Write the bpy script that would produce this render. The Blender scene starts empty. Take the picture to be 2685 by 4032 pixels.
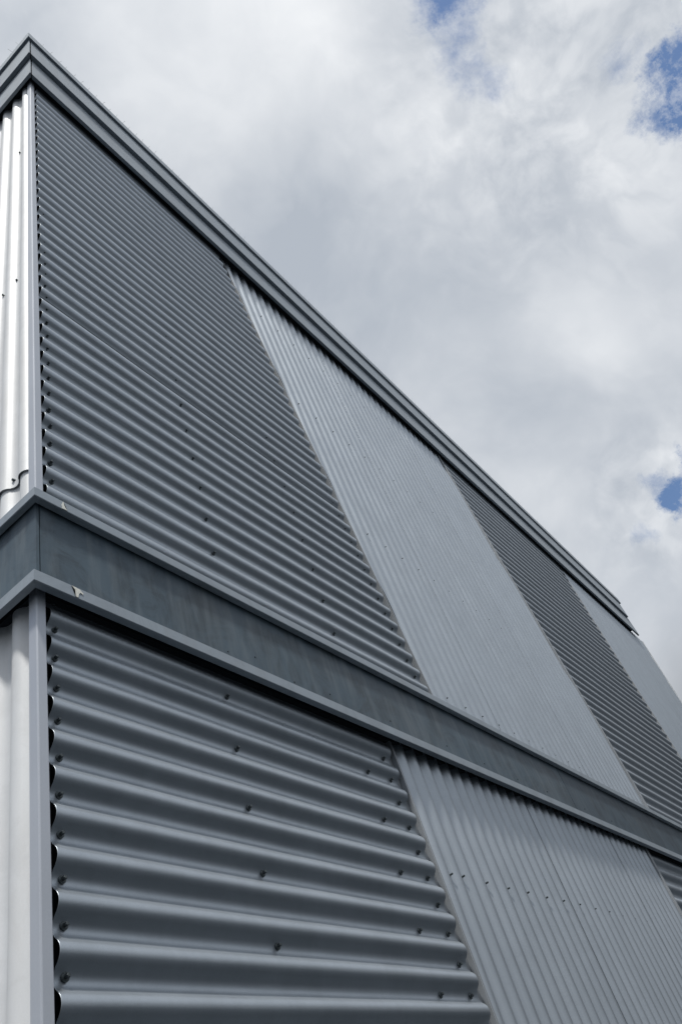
import bpy, bmesh, math, random
from mathutils import Vector, Matrix, noise

scene = bpy.context.scene
random.seed(7)
Z0 = 1.6            # eye height: every height below is measured from the eye, ground is at z = 0

# ------------------------------------------------------------------ camera
RC = ((0.60576517, -0.74779415, -0.27175811),      # right
      (-0.43157645, -0.59576533, 0.67735179),      # up
      (-0.66842376, -0.29303172, -0.68362422))     # back
cam_d = bpy.data.cameras.new('camera')
cam = bpy.data.objects.new('camera', cam_d)
scene.collection.objects.link(cam)
m = Matrix(((RC[0][0], RC[1][0], RC[2][0], 0), (RC[0][1], RC[1][1], RC[2][1], 0),
            (RC[0][2], RC[1][2], RC[2][2], 0), (0, 0, 0, 1)))
cam.matrix_world = Matrix.Translation((0, 0, Z0)) @ m
cam_d.sensor_fit = 'VERTICAL'
cam_d.sensor_height = 36.0
cam_d.lens = 3113.975 / 4032 * 36.0
cam_d.clip_start = 0.05
cam_d.clip_end = 5000
scene.camera = cam

# ------------------------------------------------------------------ sun and sky
SUN = Vector((-0.365, -0.240, 0.94)).normalized()
sun_d = bpy.data.lights.new('sun', 'SUN')
sun_d.energy = 4.0
sun_d.angle = math.radians(4.5)
sun_d.color = (1.0, 0.965, 0.91)
sun = bpy.data.objects.new('sun', sun_d)
scene.collection.objects.link(sun)
sun.rotation_euler = SUN.to_track_quat('Z', 'Y').to_euler()
sun.location = (-6, -4, 14)

world = bpy.data.worlds.new('World')
scene.world = world
world.use_nodes = True
wn, wl = world.node_tree.nodes, world.node_tree.links
wn.clear()


class NT:
    """tiny helper for node maths"""
    def __init__(s, n, l):
        s.n, s.l = n, l

    def put(s, sock, v):
        if hasattr(v, 'is_linked') or hasattr(v, 'links'):
            s.l.new(v, sock)
        else:
            sock.default_value = v

    def math(s, op, a, b=None, c=None, clamp=False):
        q = s.n.new('ShaderNodeMath'); q.operation = op; q.use_clamp = clamp
        s.put(q.inputs[0], a)
        if b is not None: s.put(q.inputs[1], b)
        if c is not None: s.put(q.inputs[2], c)
        return q.outputs[0]

    def noise(s, vec, scale, detail=4, rough=0.55, dist=0.0):
        q = s.n.new('ShaderNodeTexNoise')
        q.inputs['Scale'].default_value = scale
        q.inputs['Detail'].default_value = detail
        q.inputs['Roughness'].default_value = rough
        q.inputs['Distortion'].default_value = dist
        if vec is not None: s.l.new(vec, q.inputs['Vector'])
        return q.outputs['Fac'], q.outputs['Color']

    def smooth(s, v, a, b, c=0.0, d=1.0):
        q = s.n.new('ShaderNodeMapRange'); q.interpolation_type = 'SMOOTHSTEP'
        s.put(q.inputs[0], v)
        q.inputs[1].default_value = a; q.inputs[2].default_value = b
        q.inputs[3].default_value = c; q.inputs[4].default_value = d
        return q.outputs[0]

    def mix(s, f, a, b, mode='MIX'):
        q = s.n.new('ShaderNodeMixRGB'); q.blend_type = mode
        s.put(q.inputs[0], f); s.put(q.inputs[1], a); s.put(q.inputs[2], b)
        return q.outputs[0]

    def vmath(s, op, a, b):
        q = s.n.new('ShaderNodeVectorMath'); q.operation = op
        s.put(q.inputs[0], a); s.put(q.inputs[1], b)
        return q.outputs['Value'] if op in ('DISTANCE', 'DOT_PRODUCT', 'LENGTH') else q.outputs['Vector']


W = NT(wn, wl)
tc = wn.new('ShaderNodeTexCoord')
D = tc.outputs['Generated']
sky = wn.new('ShaderNodeTexSky')
sky.sky_type = 'NISHITA'
sky.sun_disc = False
sky.sun_elevation = math.asin(SUN.z)
sky.sun_rotation = math.atan2(SUN.x, SUN.y)
sky.air_density = 1.0
sky.dust_density = 0.6
sky.ozone_density = 3.0
bg_sky = wn.new('ShaderNodeBackground')
bg_sky.inputs['Strength'].default_value = 0.145
wl.new(sky.outputs[0], bg_sky.inputs[0])
bg_cl = wn.new('ShaderNodeBackground')
bg_cl.inputs['Strength'].default_value = 1.0

# warped direction, so every cloud edge is ragged
nf, nc = W.noise(D, 11.0, 8, 0.68)
off = W.vmath('SUBTRACT', nc, (0.5, 0.5, 0.5))
sc = wn.new('ShaderNodeVectorMath'); sc.operation = 'SCALE'; wl.new(off, sc.inputs[0]); sc.inputs['Scale'].default_value = 0.13
DW = W.vmath('ADD', D, sc.outputs['Vector'])
nf2, nc2 = W.noise(D, 3.2, 4, 0.5)
off2 = W.vmath('SUBTRACT', nc2, (0.5, 0.5, 0.5))
sc2 = wn.new('ShaderNodeVectorMath'); sc2.operation = 'SCALE'; wl.new(off2, sc2.inputs[0]); sc2.inputs['Scale'].default_value = 0.16
DS = W.vmath('ADD', D, sc2.outputs['Vector'])


def blob(vec, d, r0, r1):
    return W.smooth(W.vmath('DISTANCE', vec, tuple(Vector(d).normalized())), r0, r1, 1.0, 0.0)


# gaps in the cloud deck: (direction, core, fade, depth)
GAPS = [((0.576, -0.300, 0.760), 0.028, 0.055, 1.0),
        ((0.583, -0.268, 0.767), 0.008, 0.038, 0.8),
        ((0.842, -0.055, 0.537), 0.021, 0.044, 1.0),
        ((0.392, -0.160, 0.906), 0.006, 0.046, 0.90),
        ((0.410, -0.150, 0.900), 0.000, 0.040, 0.55),
        ((0.432, -0.1445, 0.890), 0.000, 0.042, 0.60),
        ((0.466, -0.1358, 0.874), 0.000, 0.042, 0.50),
        ((0.530, -0.265, 0.805), 0.000, 0.030, 0.40),
        ((0.830, -0.030, 0.557), 0.000, 0.030, 0.60),
        ((0.859, 0.0208, 0.511), 0.000, 0.026, 0.40),
        ((0.30, -0.60, 0.74), 0.05, 0.16, 1.0),
        ((-0.55, 0.55, 0.63), 0.08, 0.22, 0.9),
        ((-0.75, -0.50, 0.45), 0.06, 0.20, 0.9)]
gap = None
for d, a, b, k in GAPS:
    v = W.math('MULTIPLY', blob(DW, d, a, b), k)
    gap = v if gap is None else W.math('MAXIMUM', gap, v)
wisp = W.smooth(W.noise(D, 34.0, 7, 0.7)[0], 0.34, 0.60)
gap = W.math('MULTIPLY', gap, W.math('ADD', W.math('MULTIPLY', wisp, 0.55), 0.62), clamp=True)

# brightness of the clouds
big = W.smooth(W.noise(D, 2.6, 5, 0.55, 0.4)[0], 0.32, 0.70)
fine = W.smooth(W.noise(DS, 6.5, 8, 0.55, 0.5)[0], 0.32, 0.68)
puff = W.smooth(W.noise(DS, 17.0, 9, 0.60, 0.35)[0], 0.36, 0.64)
ragged = W.math('MAXIMUM', blob(D, (0.50, -0.20, 0.84), 0.05, 0.28), blob(D, (0.84, -0.02, 0.54), 0.03, 0.13))
mottle = W.math('MULTIPLY', W.math('SUBTRACT', puff, 0.5), W.math('ADD', W.math('MULTIPLY', ragged, 0.24), 0.04))
br = W.math('ADD', W.math('MULTIPLY', big, 0.22), W.math('MULTIPLY', fine, 0.15))
for d, a, b, k in (((0.28, 0.06, 0.957), 0.02, 0.22, 0.26), ((0.337, -0.03, 0.94), 0.00, 0.12, 0.20),
                   ((0.703, -0.064, 0.709), 0.0, 0.10, 0.26), ((0.735, -0.04, 0.677), 0.0, 0.06, 0.16),
                   ((0.599, -0.218, 0.77), 0.0, 0.11, 0.24), ((0.486, -0.08, 0.87), 0.0, 0.12, 0.22),
                   ((0.825, -0.030, 0.565), 0.0, 0.07, 0.26), ((0.783, 0.10, 0.615), 0.0, 0.10, 0.10),
                   ((0.421, 0.10, 0.90), 0.02, 0.12, -0.20), ((0.515, 0.150, 0.845), 0.02, 0.16, -0.26),
                   ((0.60, 0.05, 0.80), 0.00, 0.13, -0.20), ((0.72, 0.07, 0.69), 0.00, 0.10, -0.14),
                   ((0.15, 0.16, 0.975), 0.0, 0.14, -0.14), ((0.55, -0.13, 0.825), 0.0, 0.07, -0.16)):
    br = W.math('ADD', br, W.math('MULTIPLY', blob(DS, d, a, b), k * 1.15))
# rounded billows with soft crowns
pn = W.noise(DS, 12.0, 4, 0.5, 0.2)[0]
crown = W.math('ABSOLUTE', W.math('SUBTRACT', pn, 0.5))
bil = W.math('MULTIPLY', W.smooth(crown, 0.0, 0.16, -0.5, 0.5), W.math('ADD', W.math('MULTIPLY', ragged, 0.20), 0.07))
br = W.math('ADD', br, bil)
br = W.math('ADD', W.math('ADD', br, mottle), 0.21, clamp=True)
ccol = W.mix(br, (0.455, 0.500, 0.565, 1), (0.870, 0.892, 0.920, 1))
# thin cloud glows around the sun
glow = W.math('POWER', W.math('MAXIMUM', W.vmath('DOT_PRODUCT', D, tuple(SUN)), 0.0), 14.0)
ccol = W.mix(1.0, ccol, W.mix(W.math('MULTIPLY', glow, 1.0, clamp=True), (0, 0, 0, 1), (1.5, 1.45, 1.38, 1)), 'ADD')
# unseen low sky dimmed to shape rib reflections, most beyond the wall's far end
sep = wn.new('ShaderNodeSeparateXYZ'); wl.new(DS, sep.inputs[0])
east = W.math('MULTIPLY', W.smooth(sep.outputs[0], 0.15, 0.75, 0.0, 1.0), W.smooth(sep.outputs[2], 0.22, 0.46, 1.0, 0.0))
low_sky_dim = W.math('MULTIPLY', W.math('SUBTRACT', 1.0, W.math('MULTIPLY', east, 0.62)), W.smooth(sep.outputs[2], 0.10, 0.45, 0.68, 1.0))
ccol = W.mix(1.0, ccol, low_sky_dim, 'MULTIPLY')
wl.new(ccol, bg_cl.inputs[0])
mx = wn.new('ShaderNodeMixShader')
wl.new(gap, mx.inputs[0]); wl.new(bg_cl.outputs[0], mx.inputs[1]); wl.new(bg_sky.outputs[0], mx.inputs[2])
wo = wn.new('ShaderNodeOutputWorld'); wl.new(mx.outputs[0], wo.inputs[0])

scene.view_settings.view_transform = 'Standard'
scene.view_settings.look = 'None'
scene.view_settings.gamma = 1.0
scene.view_settings.exposure = 0.0


# ------------------------------------------------------------------ materials
def metal(name, col, rough=0.42, metallic=0.25, grain=0.10, streak=0.0, streak_col=None, bump=0.05,
          blotch=0.10, spec=0.5, tone=0.06, dirt=0.0):
    mt = bpy.data.materials.new(name); mt.use_nodes = True
    n, l = mt.node_tree.nodes, mt.node_tree.links
    b = n['Principled BSDF']; M = NT(n, l)
    t = n.new('ShaderNodeTexCoord').outputs['Object']
    mp = n.new('ShaderNodeMapping'); l.new(t, mp.inputs[0])
    base = (col[0], col[1], col[2], 1)
    f1 = M.noise(t, 3.0, 4, 0.6)[0]
    f2 = M.noise(t, 420.0, 2, 0.7)[0]
    v = M.math('ADD', M.math('MULTIPLY', M.math('SUBTRACT', f1, 0.5), blotch * 2),
               M.math('MULTIPLY', M.math('SUBTRACT', f2, 0.5), grain * 2))
    v = M.math('ADD', v, 1.0)
    rnd = n.new('ShaderNodeObjectInfo').outputs['Random']      # small batch-to-batch tone shift
    v = M.math('ADD', v, M.math('MULTIPLY', M.math('SUBTRACT', rnd, 0.5), tone))
    if dirt:                                                    # patches of grime with their own outlines
        f3 = M.noise(t, 7.0, 7, 0.68, 1.2)[0]
        v = M.math('MULTIPLY', v, M.smooth(f3, 0.36, 0.56, 1.0 - dirt, 1.0))
    c = M.mix(1.0, base, v, 'MULTIPLY')
    if streak:
        mp.inputs['Scale'].default_value = (11, 11, 1.6)
        s1 = M.noise(mp.outputs[0], 1.6, 6, 0.62, 0.5)[0]
        mp2 = n.new('ShaderNodeMapping'); l.new(t, mp2.inputs[0]); mp2.inputs['Scale'].default_value = (60, 60, 4)
        s2 = M.noise(mp2.outputs[0], 1.0, 4, 0.6)[0]
        s = M.smooth(M.math('ADD', M.math('MULTIPLY', s1, 0.75), M.math('MULTIPLY', s2, 0.25)), 0.42, 0.66)
        c = M.mix(M.math('MULTIPLY', s, streak), c, (*streak_col, 1))
    l.new(c, b.inputs['Base Color'])
    b.inputs['Metallic'].default_value = metallic
    rr = M.math('ADD', M.math('MULTIPLY', M.math('SUBTRACT', f1, 0.5), 0.25), rough)
    l.new(rr, b.inputs['Roughness'])
    b.inputs['Specular IOR Level'].default_value = spec
    if bump:
        bp = n.new('ShaderNodeBump'); bp.inputs['Strength'].default_value = bump; bp.inputs['Distance'].default_value = 0.002
        l.new(M.noise(t, 160.0, 3, 0.6)[0], bp.inputs['Height']); l.new(bp.outputs[0], b.inputs['Normal'])
    return mt


M_RIB = metal('grey_sheet_paint', (0.385, 0.428, 0.472), 0.41, 0.74, 0.12, 0.36, (0.315, 0.352, 0.388), 0.08, 0.07, dirt=0.05)
M_PALE = metal('pale_sheet_paint', (0.63, 0.65, 0.67), 0.55, 0.10, 0.05, 0.25, (0.50, 0.49, 0.48), 0.04, 0.06, dirt=0.07)
M_FLASH = metal('grey_flashing_paint', (0.280, 0.325, 0.368), 0.50, 0.35, 0.08, 0.25, (0.235, 0.25, 0.265), dirt=0.12)
M_POST = metal('corner_flashing_paint', (0.44, 0.47, 0.52), 0.45, 0.45, 0.05, 0.10, (0.34, 0.35, 0.37))
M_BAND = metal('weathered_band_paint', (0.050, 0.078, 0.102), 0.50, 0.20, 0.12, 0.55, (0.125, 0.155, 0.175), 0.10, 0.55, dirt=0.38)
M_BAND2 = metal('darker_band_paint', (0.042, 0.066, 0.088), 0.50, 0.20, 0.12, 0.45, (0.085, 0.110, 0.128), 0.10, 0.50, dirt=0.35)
M_TRIM = metal('joint_trim_paint', (0.30, 0.325, 0.35), 0.50, 0.35, 0.12, 0.30, (0.26, 0.262, 0.262), 0.06, 0.15)
M_DARK = metal('dark_lining', (0.02, 0.027, 0.033), 0.8, 0.0, 0.05, 0, None, 0, 0.1, 0.2)
M_SCREW = metal('dark_screw_metal', (0.085, 0.10, 0.105), 0.35, 0.6, 0.2, 0, None, 0.1)
M_WIRE = metal('spike_wire', (0.35, 0.36, 0.36), 0.35, 0.7, 0.05, 0, None, 0)
M_ROOF = metal('roof_sheet_paint', (0.30, 0.31, 0.33), 0.5, 0.2)
M_DROP = metal('dropping_white', (0.66, 0.68, 0.64), 0.8, 0.0, 0.2, 0.3, (0.45, 0.38, 0.30), 0.3, 0.2, 0.2)
M_RUST = metal('rust_tip', (0.22, 0.07, 0.04), 0.8, 0.0, 0.2, 0, None, 0.2)
M_GROUND = metal('asphalt', (0.024, 0.029, 0.034), 0.9, 0.0, 0.35, 0, None, 0.4, 0.25, 0.2)
M_CONC = metal('plinth_concrete', (0.30, 0.29, 0.28), 0.85, 0.0, 0.2, 0, None, 0.3, 0.15, 0.2)


# ------------------------------------------------------------------ object helpers
def link(name, me, mat, parent=None, label=None, kind=None):
    me.materials.append(mat)
    o = bpy.data.objects.new(name, me)
    scene.collection.objects.link(o)
    if parent is not None: o.parent = parent
    if label: o['label'] = label
    if kind: o['kind'] = kind
    return o


def grid(name, rows, mat, parent, thick=0.0009, label=None, smooth=True):
    """rows of equal length -> one sheet-metal mesh with a real thickness"""
    me = bpy.data.meshes.new(name)
    if smooth and thick:                     # support loops just inside the cut edges keep them crisp
        def near(p, q, d=0.0012):
            L = math.dist(p, q); t = min(0.4, d / max(L, 1e-9))
            return tuple(a + (b - a) * t for a, b in zip(p, q))
        rows = [[r[0], near(r[0], r[1])] + list(r[1:-1]) + [near(r[-1], r[-2]), r[-1]] for r in rows]
        first = [near(p, q) for p, q in zip(rows[0], rows[1])]
        last = [near(p, q) for p, q in zip(rows[-1], rows[-2])]
        rows = [rows[0], first] + rows[1:-1] + [last, rows[-1]]
    nc = len(rows[0])
    vs = [p for r in rows for p in r]
    fs = [(i * nc + j, i * nc + j + 1, (i + 1) * nc + j + 1, (i + 1) * nc + j)
          for i in range(len(rows) - 1) for j in range(nc - 1)]
    me.from_pydata(vs, [], fs)
    if smooth: me.polygons.foreach_set('use_smooth', [True] * len(fs))
    o = link(name, me, mat, parent, label)
    if thick:
        md = o.modifiers.new('thickness', 'SOLIDIFY'); md.thickness = thick; md.offset = 0
    return o


def bm_box(bm, x0, x1, y0, y1, z0, z1):
    vs = [bm.verts.new(p) for p in ((x0, y0, z0), (x1, y0, z0), (x1, y1, z0), (x0, y1, z0),
                                    (x0, y0, z1), (x1, y0, z1), (x1, y1, z1), (x0, y1, z1))]
    for f in ((0, 3, 2, 1), (4, 5, 6, 7), (0, 1, 5, 4), (1, 2, 6, 5), (2, 3, 7, 6), (3, 0, 4, 7)):
        bm.faces.new([vs[i] for i in f])


def from_bm(name, bm, mat, parent, label=None, kind=None, bevel=0.0, smooth=False):
    me = bpy.data.meshes.new(name)
    bmesh.ops.recalc_face_normals(bm, faces=bm.faces)
    bm.to_mesh(me); bm.free()
    if smooth: me.polygons.foreach_set('use_smooth', [True] * len(me.polygons))
    o = link(name, me, mat, parent, label, kind)
    if bevel:
        md = o.modifiers.new('edge', 'BEVEL'); md.width = bevel; md.segments = 2; md.limit_method = 'ANGLE'
    return o


# ------------------------------------------------------------------ measures of the building
XC, YC = 0.774, 1.035        # outer corner of the corner flashing
YM = 1.050                   # middle of the corrugation, long wall
XM = 0.788                   # middle of the corrugation, short wall
AMP = 0.0091
LEN_Y = 6.0
TAU = 2 * math.pi


def zz(app, Y=YM):           # height of a point seen at `app` on the wall plane but standing at depth Y
    return Z0 + app * Y / 1.05


def L2(z): return 2.114 + (4.684 - (z - Z0)) * 0.1330          # slanted joints of the upper storey
def L3(z): return 4.635 + (4.675 - (z - Z0)) * 0.075
def L4(z): return 7.055 + 0 * z
def XEND(z): return 9.53 - 0.19 * (4.70 - (z - Z0))


L3b, L4b = 4.33, 6.55
def L2b(z): return 2.060 + (1.177 - (z - Z0)) * 0.045
def K(v): return lambda z: v


bld = bpy.data.objects.new('warehouse', None)
scene.collection.objects.link(bld)
bld.location = (XC, YC, 0)
bld['label'] = 'tall grey corrugated metal warehouse with dark ledge band and stepped roof edge'
bld['category'] = 'building'
ROOT = Vector((XC, YC, 0))


def V(x, y, z): return (x - ROOT.x, y - ROOT.y, z - ROOT.z)   # building-local coordinates


def rib(t, pitch=0.0745):
    """rolled profile made of circular arcs: +1 on the crest (t integer), -1 in the trough"""
    t = (t + 0.25) % 1.0
    sgn = 1.0
    if t > 0.5: t -= 0.5; sgn = -1.0
    u = (t - 0.25) * pitch
    R_ = ((pitch / 4) ** 2 + AMP ** 2) / (2 * AMP)
    return sgn * (AMP - (R_ - math.sqrt(R_ * R_ - u * u))) / AMP


def nz(x, z, s=1.0): return noise.noise(Vector((x * s, 3.7, z * s)))


# upper storey crest heights (as seen) : n = 0 .. 39
def crest_up(n): return (4.6004 - 0.0875 * n + 0.00019 * n * n) - 0.029
def crest_lo(n): return 1.1571 - 0.0726 * n - 0.026


def hsheet(n0, n1, crest, xl, xr, seg, name='corrugated_sheet', out=0.0, ztop=None, zbot=None, mat=M_RIB, label=None):
    """sheet with horizontal ribs between rib numbers n0 and n1, ends cut along xl(z) and xr(z)"""
    rows = []
    steps = int(round((n1 - n0) * 14))
    for i in range(steps + 1):
        n = n0 + (n1 - n0) * i / steps
        z = zz(crest(n))
        if ztop is not None and z > ztop: continue
        if zbot is not None and z < zbot: continue
        y = YM - AMP * rib(n) - out
        a, b = xl(z), xr(z)
        row = []
        for j in range(seg + 1):
            t = j / seg
            x = a + (b - a) * t
            dz = 0.0022 * nz(x, z, 0.9) + 0.0008 * nz(x + 9, z, 5)
            dy = 0.0016 * nz(x + 5, z, 1.6) + 0.0005 * nz(x + 2, z * 0.6, 9)
            row.append(V(x, y + dy, z + dz))
        rows.append(row)
    return grid(name, rows, mat, bld, label=label)


def vsheet(k0, k1, xk, zt, zb, xl, xr, out=0.0, mat=M_RIB, seg=10, name='corrugated_sheet', label=None, per=12):
    """sheet with upright ribs; trough k stands at xk(k, z); cut by the joints xl(z), xr(z)"""
    cols = []
    steps = int(round((k1 - k0) * per))
    for i in range(steps + 1):
        k = k0 + (k1 - k0) * i / steps
        ok = [z for z in (zb + (zt - zb) * q / 900 for q in range(901)) if xl(z) <= xk(k, z) <= xr(z)]
        if len(ok) < 2: continue
        a, b = min(ok), max(ok)
        y = YM + AMP * rib(k) - out
        col = []
        for j in range(seg + 1):
            z = a + (b - a) * j / seg
            x = xk(k, z)
            col.append(V(x + 0.0015 * nz(x, z, 0.8), y + 0.0010 * nz(x + 5, z, 1.5), z))
        cols.append(col)
    return grid(name, cols, mat, bld, label=label)


Z_LF = zz(4.795, 0.998)       # bottom edge of the lower fascia
ZTOP = Z_LF + 0.05
Z_L1 = zz(1.481, 1.013)       # bottom of the upper ledge
ZW1 = Z_L1 + 0.028            # where the upper walls stand
Z_L2 = zz(1.2105, 1.000)      # bottom of the lower ledge
ZB = 0.15

# ---- long wall, upper storey
XS = 0.8115                   # where the sheets begin beside the corner flashing
up_sheets = [hsheet(-1.2, 12.38, crest_up, K(XS), lambda z: L2(z) - 0.022, 26, out=0.0028, ztop=ZTOP),
             hsheet(12.0, 25.38, crest_up, K(XS), lambda z: L2(z) - 0.022, 26, out=0.0014),
             hsheet(25.0, 39.4, crest_up, K(XS), lambda z: L2(z) - 0.022, 30, zbot=ZW1 - 0.01)]
xk_up = lambda k, z: 2.382 + 0.0319 * (4.147 - (z - Z0)) + (0.0751 - 0.00103 * (4.147 - (z - Z0))) * k
for i, (a, b) in enumerate(((-4, 9.1), (8.62, 22.1), (21.62, 36))):
    vsheet(a, b, xk_up, ZTOP, ZW1 - 0.01, lambda z: L2(z) + 0.010, lambda z: L3(z) - 0.002, out=0.0016 * i, seg=14)
far_h = [hsheet(-1.2, 15.6, crest_up, L3, lambda z: L4(z) - 0.024, 12, out=0.0015, ztop=ZTOP),
         hsheet(15.0, 39.4, crest_up, L3, lambda z: L4(z) - 0.024, 12, zbot=ZW1 - 0.01)]
xk_far = lambda k, z: 7.08 + 0.0762 * k
vsheet(0, 17, xk_far, ZTOP, ZW1 - 0.01, lambda z: L4(z) + 0.010, XEND, seg=8, per=8, out=0.0006)
vsheet(16.5, 34, xk_far, ZTOP, ZW1 - 0.01, lambda z: L4(z) + 0.010, XEND, seg=8, per=8)

# ---- long wall, lower storey
ZT2 = Z_L2 + 0.035
lo1 = hsheet(-1.5, 26.5, crest_lo, K(XS), lambda z: L2b(z) - 0.018, 24, ztop=ZT2, zbot=ZB)
xk_lo = lambda k, z: 2.370 + 0.0703 * k
lo_v = [vsheet(-5, 9.1, xk_lo, ZT2, ZB, lambda z: L2b(z) + 0.009, K(L3b), seg=12),
        vsheet(8.64, 21.1, xk_lo, ZT2, ZB, lambda z: L2b(z) + 0.009, K(L3b), out=0.0024, seg=12),
        vsheet(20.64, 34, xk_lo, ZT2, ZB, lambda z: L2b(z) + 0.009, K(L3b), out=0.0048, seg=12)]
lo2 = hsheet(-1.5, 26.5, crest_lo, K(L3b + 0.02), K(L4b - 0.045), 10, ztop=ZT2, zbot=ZB)
vsheet(0, 34, lambda k, z: 6.58 + 0.0762 * k, ZT2, ZB, K(L4b + 0.01), XEND, seg=6, per=8)


# ---- short wall (upright ribs, pale)
def lsheet(k0, k1, y0, p, zt, zb, out=0.0, seg=10, label='pale corrugated sheet on the short wall'):
    cols = []
    steps = int(round((k1 - k0) * 14))
    for i in range(steps + 1):
        k = k0 + (k1 - k0) * i / steps
        x = XM + AMP * rib(k) - out
        y = y0 + p * k
        if y < YC + 0.018: continue
        cols.append([V(x + 0.001 * nz(y, z, 1.3), y + 0.0012 * nz(y + 3, z, 0.8), z)
                     for z in (zb + (zt - zb) * j / seg for j in range(seg + 1))])
    return grid('corrugated_sheet', cols, M_PALE, bld, label=label)


ZLAP = zz(1.563 * XM / XC)
PL = 0.0775
left_up = [lsheet(-2, 9.15, 1.128, PL, ZTOP, ZLAP, out=0.0060),
           lsheet(8.6, 22, 1.128, PL, ZTOP, ZLAP, out=0.0050),
           lsheet(21.5, 35, 1.128, PL, ZTOP, ZLAP, out=0.0060),
           lsheet(34.5, 62, 1.128, PL, ZTOP, ZLAP, out=0.0050)]
left_lap = lsheet(-2, 62, 1.128, PL, ZLAP + 0.06, ZW1 - 0.01, seg=3)
left_lo = lsheet(-2, 62, 1.150, PL, ZT2, ZB, seg=12)


# ------------------------------------------------------------------ dark lining behind the sheets, roof
bm = bmesh.new()
bm_box(bm, *(0.812 - ROOT.x, 9.10 - ROOT.x), *(1.072 - ROOT.y, LEN_Y - 0.02 - ROOT.y), 0.0, ZTOP + 0.25)
from_bm('inner_wall', bm, M_DARK, bld)
bm = bmesh.new()
bm_box(bm, 0.90 - ROOT.x, 9.0 - ROOT.x, 1.20 - ROOT.y, LEN_Y - 0.1 - ROOT.y, ZTOP + 0.252, ZTOP + 0.34)
from_bm('roof', bm, M_ROOF, bld)
bm = bmesh.new()
bm_box(bm, 0.765 - ROOT.x, 8.70 - ROOT.x, 1.026 - ROOT.y, LEN_Y - ROOT.y, 0.0, 0.147)
from_bm('plinth', bm, M_CONC, bld, bevel=0.004)


# ------------------------------------------------------------------ corner flashing and joint trims
def post(z0, z1):
    # an angle with returned lips, its ridge at the corner
    prof = [(XC + 0.0215, YC + 0.022), (XC + 0.0215, YC + 0.0015), (XC + 0.0200, YC), (XC + 0.0022, YC),
            (XC + 0.0005, YC + 0.0006), (XC, YC + 0.0022), (XC, YC + 0.0235), (XC + 0.0015, YC + 0.025), (XC + 0.016, YC + 0.025)]
    n = 16
    rows = [[V(x, y, z0 + (z1 - z0) * i / n) for x, y in prof] for i in range(n + 1)]
    o = grid('corner_post', rows, M_POST, bld, thick=0.0012, smooth=False)
    return o


post(ZW1 - 0.01, ZTOP)
post(ZB, ZT2)


def joint(fx, z0, z1, plate=0.055, bead=0.010, depth=0.020, plate_y=1.0590):
    bm = bmesh.new()
    n = 12
    def strip(xa, xb, ya, yb):
        ring = []
        for i in range(n + 1):
            z = z0 + (z1 - z0) * i / n
            x = fx(z)
            ring.append([bm.verts.new(V(x + xa, ya, z)), bm.verts.new(V(x + xb, ya, z)),
                         bm.verts.new(V(x + xb, yb, z)), bm.verts.new(V(x + xa, yb, z))])
        for a, b in zip(ring, ring[1:]):
            for q in range(4):
                bm.faces.new((a[q], a[(q + 1) % 4], b[(q + 1) % 4], b[q]))
        bm.faces.new(ring[0]); bm.faces.new(ring[-1])
    if plate: strip(-plate, bead + 0.02, plate_y, plate_y + 0.003)
    strip(0, bead, plate_y - depth, plate_y - 0.0004)
    return from_bm('joint_trim', bm, M_TRIM, bld, bevel=0.0008)


joint(L2, ZW1 - 0.01, ZTOP, 0.060, 0.0045, 0.017)
joint(L3, ZW1 - 0.01, ZTOP, 0.0, 0.020, 0.026)
joint(L4, ZW1 - 0.01, ZTOP, 0.060, 0.006, 0.018)
joint(L2b, ZB, ZT2, 0.060, 0.009, 0.017)
joint(K(L3b), ZB, ZT2, 0.0, 0.028, 0.026)
joint(K(L4b), ZB, ZT2, 0.060, 0.006, 0.018)
joint(XEND, ZW1 - 0.01, ZTOP, 0.0, 0.012, 0.024)


# ------------------------------------------------------------------ ledges, band and roof edge
def run_x(name, prof, xa, xb, mat, oc=0.0, label=None, mitre=True, n=24):
    """profile [(overhang, z)] swept along the long wall; mitred at the corner"""
    rows = []
    for i in range(n + 1):
        row = []
        for o, z in prof:
            x0 = (XC - o * oc) if (mitre and xa is None) else xa
            x = x0 + (xb - x0) * i / n
            row.append(V(x, YC - o + 0.0007 * nz(x, z, 1.1), z + 0.0009 * nz(x + 4, 1.0, 0.9)))
        rows.append(row)
    return grid(name, rows, mat, bld, thick=0.0014, label=label, smooth=False)


def run_y(name, prof, mat, oc=1.0, wrap=0.006, label=None, n=12):
    """the same profile along the short wall, wrapping a little round the corner"""
    rows = []
    if wrap:
        rows.append([V(XC - o * oc + wrap, YC - o - 0.0002, z) for o, z in prof])
    for i in range(n + 1):
        row = []
        for o, z in prof:
            y = (YC - o - 0.0002) + (LEN_Y - (YC - o)) * i / n
            row.append(V(XC - o * oc, y, z + 0.0009 * nz(y + 14, 1.0, 0.9)))
        rows.append(row)
    return grid(name, rows, mat, bld, thick=0.0014, label=label, smooth=False)


def both(name, prof, mat, oc, cuts, xend, gap=0.009, wrap=0.006, seam=0.0025):
    """one flashing: a length on the short wall and lengths on the long wall with open joints at `cuts`"""
    out = [run_y(name, prof, mat, oc, wrap)]
    xs = [None] + list(cuts) + [xend]
    for a, b in zip(xs, xs[1:]):
        if a is None:
            rows = []
            for i in range(25):
                t = i / 24
                rows.append([V((XC - o * oc + gap) * (1 - t) + (b - seam) * t,
                               YC - o + 0.0006 * nz(t * 3, z, 1.1), z + 0.0008 * nz(t * (b - XC) + 4, 1.0, 0.9)) for o, z in prof])
            out.append(grid(name, rows, mat, bld, thick=0.0014, smooth=False))
        else:
            out.append(run_x(name, prof, a, b - seam, mat, mitre=False))
    return out


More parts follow.
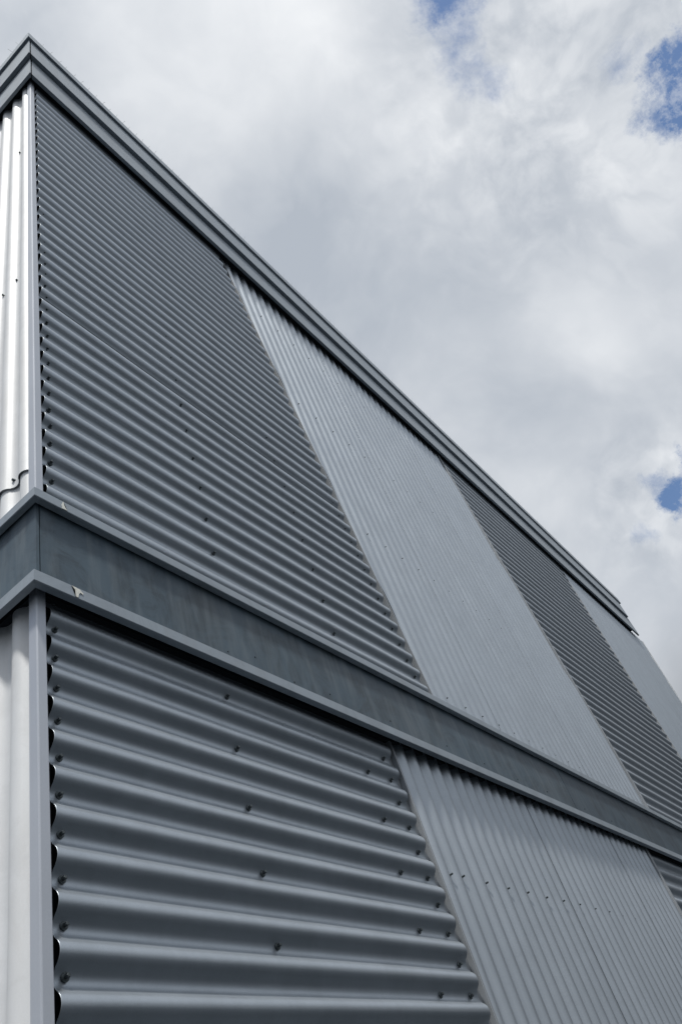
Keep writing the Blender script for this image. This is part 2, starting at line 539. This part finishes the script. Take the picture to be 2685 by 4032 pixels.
# upper ledge
o1 = YC - 1.013
led1 = both('ledge_flashing', [(-0.012, ZW1 + 0.006), (o1 - 0.002, ZW1 + 0.001), (o1, ZW1 - 0.001), (o1, Z_L1 + 0.0015), (o1 - 0.0015, Z_L1),
                               (o1 - 0.0165, Z_L1 - 0.0005), (o1 - 0.018, Z_L1 + 0.004), (o1 - 0.018, Z_L1 + 0.012)],
            M_FLASH, 0.85, (3.462 * 1.013 / 1.05,), 9.0, gap=0.0, wrap=0.0)
# lower ledge
o2 = YC - 1.000
z2t = zz(1.2423, 1.000)
led2 = both('ledge_flashing', [(-0.004, z2t + 0.006), (o2 - 0.002, z2t + 0.001), (o2, z2t - 0.001), (o2, Z_L2 + 0.0015), (o2 - 0.0015, Z_L2),
                               (o2 - 0.0165, Z_L2 - 0.0005), (o2 - 0.018, Z_L2 + 0.004), (o2 - 0.018, Z_L2 + 0.016)],
            M_FLASH, 0.9, (2.95, 5.4), 8.95, gap=0.0, wrap=0.0)
# band between the ledges
ob = YC - 1.0345
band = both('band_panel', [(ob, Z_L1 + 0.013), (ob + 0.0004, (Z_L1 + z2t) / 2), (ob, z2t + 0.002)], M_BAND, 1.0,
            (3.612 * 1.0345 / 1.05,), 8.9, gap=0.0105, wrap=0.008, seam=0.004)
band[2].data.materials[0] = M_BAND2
bm = bmesh.new()
for i in range(10):
    a0, a1 = TAU * i / 10, TAU * (i + 1) / 10
    c0, c1 = bm.verts.new((0.0028 * math.cos(a0), 0, 0.0028 * math.sin(a0))), bm.verts.new((0.0028 * math.cos(a1), 0, 0.0028 * math.sin(a1)))
    d0, d1 = bm.verts.new((0.0018 * math.cos(a0), -0.0016, 0.0018 * math.sin(a0))), bm.verts.new((0.0018 * math.cos(a1), -0.0016, 0.0018 * math.sin(a1)))
    bm.faces.new((c0, c1, d1, d0)); bm.faces.new((d0, d1, bm.verts.new((0, -0.0019, 0))))
RIVET = bpy.data.meshes.new('rivet'); bm.to_mesh(RIVET); bm.free(); RIVET.materials.append(M_DARK)
for ax, az in ((1.367, 1.252), (1.479, 1.277), (1.636, 1.2485), (1.807, 1.264), (2.13, 1.266), (2.489, 1.2686), (2.764, 1.2644),
               (3.039, 1.2616), (3.320, 1.2665), (3.72, 1.264), (4.05, 1.265)):
    rv = bpy.data.objects.new('rivet', RIVET); scene.collection.objects.link(rv)
    rv.parent = band[1] if ax < 3.6 else band[2]
    rv.location = V(ax * 1.0345 / 1.05, 1.0336, Z0 + az * 1.0345 / 1.05)
# a dark sheathing closes the box behind band and ledges
bm = bmesh.new()
bm_box(bm, XC + 0.004 - ROOT.x, 8.9 - ROOT.x, YC + 0.006 - ROOT.y, YC + 0.034 - ROOT.y, Z_L2 + 0.017, Z_L1 + 0.027)
bm_box(bm, XC + 0.004 - ROOT.x, XC + 0.034 - ROOT.x, YC + 0.0341 - ROOT.y, LEN_Y - ROOT.y, Z_L2 + 0.017, Z_L1 + 0.027)
from_bm('inner_lining', bm, M_DARK, bld)

# roof edge: lower board, upper board, cap
YL, YU, YK = 0.998, 0.976, 0.963
ol, ou, ok_ = YC - YL, YC - YU, YC - YK
z_uf = zz(5.160, YU)
z_cb, z_ct = zz(5.478, YK), zz(5.560, YK)
both('fascia_board', [(ol, z_uf + 0.02), (ol, Z_LF + 0.0015), (ol - 0.0015, Z_LF), (ol - 0.0165, Z_LF - 0.0005), (ol - 0.018, Z_LF + 0.004), (ol - 0.018, Z_LF + 0.03)],
     M_FLASH, 0.80, (2.9, 5.6), 9.235, gap=0.0115, wrap=0.005)
both('fascia_board', [(ou, z_cb + 0.02), (ou, z_uf + 0.0015), (ou - 0.0015, z_uf), (ou - 0.0215, z_uf), (ou - 0.0215, z_uf + 0.02)],
     M_FLASH, 0.85, (3.31 * YU / 1.05, 6.1), 9.16, gap=0.0115, wrap=0.005)
both('roof_cap', [(-0.25, z_ct + 0.010), (ok_ - 0.004, z_ct + 0.002), (ok_, z_ct - 0.002), (ok_, z_cb + 0.0015), (ok_ - 0.0015, z_cb), (ok_ - 0.020, z_cb)],
     M_FLASH, 0.88, (2.05, 4.1, 6.2), 9.2, gap=0.0, wrap=0.0)
bm = bmesh.new()      # dark core behind the boards
bm_box(bm, XC - 0.020 - ROOT.x, 9.10 - ROOT.x, YC - 0.026 - ROOT.y, YC + 0.05 - ROOT.y, Z_LF + 0.032, z_cb + 0.018)
bm_box(bm, XC - 0.020 - ROOT.x, XC + 0.05 - ROOT.x, YC + 0.0501 - ROOT.y, LEN_Y - 0.01 - ROOT.y, Z_LF + 0.032, z_cb + 0.018)
from_bm('inner_lining', bm, M_DARK, bld)


# ------------------------------------------------------------------ screws
def screw_bm(bm, M4, r=0.0075, h=0.006):
    def cyl(n, r0, r1, a, b, rot=0.0):
        lo = [bm.verts.new(M4 @ Vector((r0 * math.cos(TAU * i / n + rot), r0 * math.sin(TAU * i / n + rot), a))) for i in range(n)]
        hi = [bm.verts.new(M4 @ Vector((r1 * math.cos(TAU * i / n + rot), r1 * math.sin(TAU * i / n + rot), b))) for i in range(n)]
        for i in range(n):
            bm.faces.new((lo[i], lo[(i + 1) % n], hi[(i + 1) % n], hi[i]))
        bm.faces.new(hi); bm.faces.new(lo[::-1])
    cyl(16, r, r, -0.002, 0.0012)                    # rubber washer
    cyl(16, r * 0.86, r * 0.70, 0.00125, 0.0026)     # flange
    cyl(6, r * 0.52, r * 0.50, 0.00265, 0.00265 + h, 0.3)
    cyl(6, r * 0.50, r * 0.34, 0.0027 + h, 0.0034 + h, 0.3)


def screw_mat(p, out, spin):
    z = Vector(out).normalized()
    up = Vector((0, 0, 1)); x = up.cross(z).normalized(); y = z.cross(x)
    m = Matrix(((x.x, y.x, z.x, p[0]), (x.y, y.y, z.y, p[1]), (x.z, y.z, z.z, p[2]), (0, 0, 0, 1)))
    return m @ Matrix.Rotation(spin, 4, 'Z') @ Matrix.Rotation(random.uniform(-.06, .06), 4, 'X')


bm = bmesh.new(); screw_bm(bm, Matrix.Identity(4))
SCREW = bpy.data.meshes.new('screw'); bmesh.ops.recalc_face_normals(bm, faces=bm.faces); bm.to_mesh(SCREW); bm.free()
SCREW.materials.append(M_SCREW)
bm = bmesh.new(); screw_bm(bm, Matrix.Identity(4), 0.0055, 0.010)
SCREW_T = bpy.data.meshes.new('screw'); bmesh.ops.recalc_face_normals(bm, faces=bm.faces); bm.to_mesh(SCREW_T); bm.free()
SCREW_T.materials.append(M_SCREW)
rest = bmesh.new()
n_single = 0


def screw(p, parent, out=(0, -1, 0), me=None, single=True):
    global n_single
    q = Vector(V(*p)) + Vector(out) * 0.001
    m = screw_mat(q, out, random.uniform(0, 1))
    if single and n_single < 98:
        o = bpy.data.objects.new('screw', me or SCREW)
        scene.collection.objects.link(o)
        o.parent = parent
        o.matrix_local = m
        n_single += 1
    else:
        screw_bm(rest, m, 0.0050 if me is SCREW_T else 0.0072, 0.007 if me is SCREW_T else 0.006)


YT = YM + AMP - 0.0015
def tr_lo(n): return zz(crest_lo(n - 0.5), 1.058)
def tr_up(n): return zz(crest_up(n - 0.5), 1.058)
def jit(a=0.003): return random.uniform(-a, a)


for n in range(0, 12):                        # lower storey, left and right ends of every rib
    screw((0.8315 + jit(.0015), YT, tr_lo(n) + jit(.002)), lo1)
for n in range(1, 12):
    screw((L2b(tr_lo(n)) - 0.055 + jit(), YT, tr_lo(n) + jit(.002)), lo1)
for n in (1, 3, 5, 7, 9):
    screw((1.332 + jit(), YT, tr_lo(n) + jit(.002)), lo1)
for n in (2, 4, 6, 8, 10):
    screw((1.893 + jit(), YT, tr_lo(n) + jit(.002)), lo1)
for k, x in ((-3, 0), (-2, 0), (0, 0), (2, 0), (4, 0), (6, 0), (8, 0), (10, 0), (12, 0), (14, 0)):
    screw((xk_lo(k, 0), YT, zz(0.7575, 1.058) + jit(.002)), lo_v[0] if k < 9 else lo_v[1], me=SCREW_T)
for (y, z) in ((1.102, 3.728), (1.247, 3.713), (1.1065, 2.5895), (1.178, 2.587), (1.106, 1.575), (1.170, 1.569)):
    screw((XM + AMP - 0.004, y * 1.0275, Z0 + z * 1.0275), left_up[0], out=(-1, 0, 0))
for n in range(38, 13, -1):
    sh = up_sheets[0] if n < 13 else up_sheets[1] if n < 26 else up_sheets[2]
    screw((0.8345 + jit(.0015), YT - 0.001, tr_up(n) + jit(.002)), sh)
for n in range(38, 27, -1):
    z = tr_up(n); screw((L2(z) - 0.057, YT, z), up_sheets[2])
for n in (37, 35, 33, 31, 29, 27):
    screw((1.412 + jit(), YT, tr_up(n) + jit(.002)), up_sheets[2])
for n in (38, 36, 34, 32, 30, 28):
    screw((1.966 + jit(), YT, tr_up(n) + jit(.002)), up_sheets[2])
# the many small ones higher up and farther away
for n in range(13, 0, -1): screw((0.8345, YT - 0.001, tr_up(n)), None, single=False)
for n in range(27, 0, -1):
    z = tr_up(n); screw((L2(z) - 0.057, YT, z), None, single=False)
    if n % 2: screw((1.412, YT - 0.001, z), None, single=False)
    else: screw((1.95, YT - 0.001, z), None, single=False)
for za, k0 in ((4.147, 0), (3.278, 0), (2.400, 2), (1.527, 3)):
    z = zz(za, 1.058)
    for k in range(k0, 30, 2):
        screw((xk_up(k, z), YT - 0.001, z + jit(.002)), None, me=SCREW_T, single=False)
for n in range(2, 12, 2):
    screw((L3b + 0.09, YT, tr_lo(n)), None, single=False)
for k in range(16, 24, 2):
    screw((xk_lo(k, 0), YT, zz(0.7575, 1.058)), None, me=SCREW_T, single=False)
from_bm('screw', rest, M_SCREW, bld, kind='stuff')


# ------------------------------------------------------------------ bird spikes along the cap
def spike_strip(x0, x1, y=None):
    bm = bmesh.new()
    t = x0
    while t < x1 - 0.001:
        for lean in ((0.022, -0.010), (-0.012, 0.02)) if random.random() < 0.35 else ((0.018, -0.006),):
            if random.random() < 0.06: continue
            tt = t + random.uniform(-0.004, 0.004)
            if y is None:
                b = Vector(V(tt, YK + 0.010, z_ct + 0.002)); d = Vector((lean[0] + jit(.004), lean[1] + jit(.004), 0.078))
            else:
                b = Vector(V(XC - ok_ * 0.88 + 0.010, tt, z_ct + 0.002)); d = Vector((lean[1] - .01 + jit(.004), lean[0] + jit(.004), 0.078))
            r = 0.0011
            ring = [[bm.verts.new(b + d * s + Vector((r * math.cos(TAU * i / 5), r * math.sin(TAU * i / 5), 0))) for i in range(5)] for s in (0, 1)]
            for i in range(5):
                bm.faces.new((ring[0][i], ring[0][(i + 1) % 5], ring[1][(i + 1) % 5], ring[1][i]))
            bm.faces.new(ring[1])
        t += 0.050
    if y is None:
        a, c = V(x0, YK + 0.004, z_ct + 0.0025), V(x1 - 0.006, YK + 0.016, z_ct + 0.0050)
    else:
        a, c = V(XC - ok_ * 0.88 + 0.004, x0, z_ct + 0.0025), V(XC - ok_ * 0.88 + 0.016, x1 - 0.006, z_ct + 0.0050)
    bm_box(bm, a[0], c[0], a[1], c[1], a[2], c[2])
    return from_bm('bird_spike_strip', bm, M_WIRE, bld)


x = 0.80
while x < 9.1:
    spike_strip(x, min(x + 0.5, 9.2)); x += 0.5
for i in range(4): spike_strip(1.05 + 0.5 * i, 1.55 + 0.5 * i, y=True)


# ------------------------------------------------------------------ bird droppings on the ledges
def dropping(pts, y, parent, mat=M_DROP, th=0.0012, label=None):
    bm = bmesh.new()
    a = [bm.verts.new(V(x, y, z)) for x, z in pts]
    b = [bm.verts.new(V(x, y - th, z)) for x, z in pts]
    bm.faces.new(b); n = len(pts)
    for i in range(n): bm.faces.new((a[i], a[(i + 1) % n], b[(i + 1) % n], b[i]))
    bmesh.ops.triangulate(bm, faces=[f for f in bm.faces if len(f.verts) > 4])
    return from_bm('bird_dropping', bm, mat, parent, label)


yb = 1.013 - 0.0012
xb, zb_ = 0.8625 * 1.013 / 1.05, Z_L1
dropping([(xb - .004, zb_ + .001), (xb - .005, zb_ + .012), (xb - .002, zb_ + .022), (xb, zb_ + .026), (xb + .002, zb_ + .014),
          (xb + .0055, zb_ + .006), (xb + .010, zb_ + .001)], yb, led1[1], label='pale streak of bird dropping on the upper ledge')
yb = 1.000 - 0.0012
xb, zb_ = 0.8865 / 1.05, Z_L2
dropping([(xb - .012, z2t - .002), (xb - .004, z2t - .010), (xb - .003, zb_ + .004), (xb, zb_ + .001), (xb + .004, zb_ + .003), (xb + .005, zb_ + .012),
          (xb + .010, zb_ + .018), (xb + .016, zb_ + .015), (xb + .017, zb_ + .019), (xb + .008, z2t - .004)], yb, led2[1],
         label='white splash of bird dropping on the lower ledge')


# ------------------------------------------------------------------ ground
bm = bmesh.new()
bmesh.ops.create_grid(bm, x_segments=8, y_segments=8, size=1500)
me = bpy.data.meshes.new('ground'); bm.to_mesh(me); bm.free()
g = link('ground', me, M_GROUND, None, kind='structure')
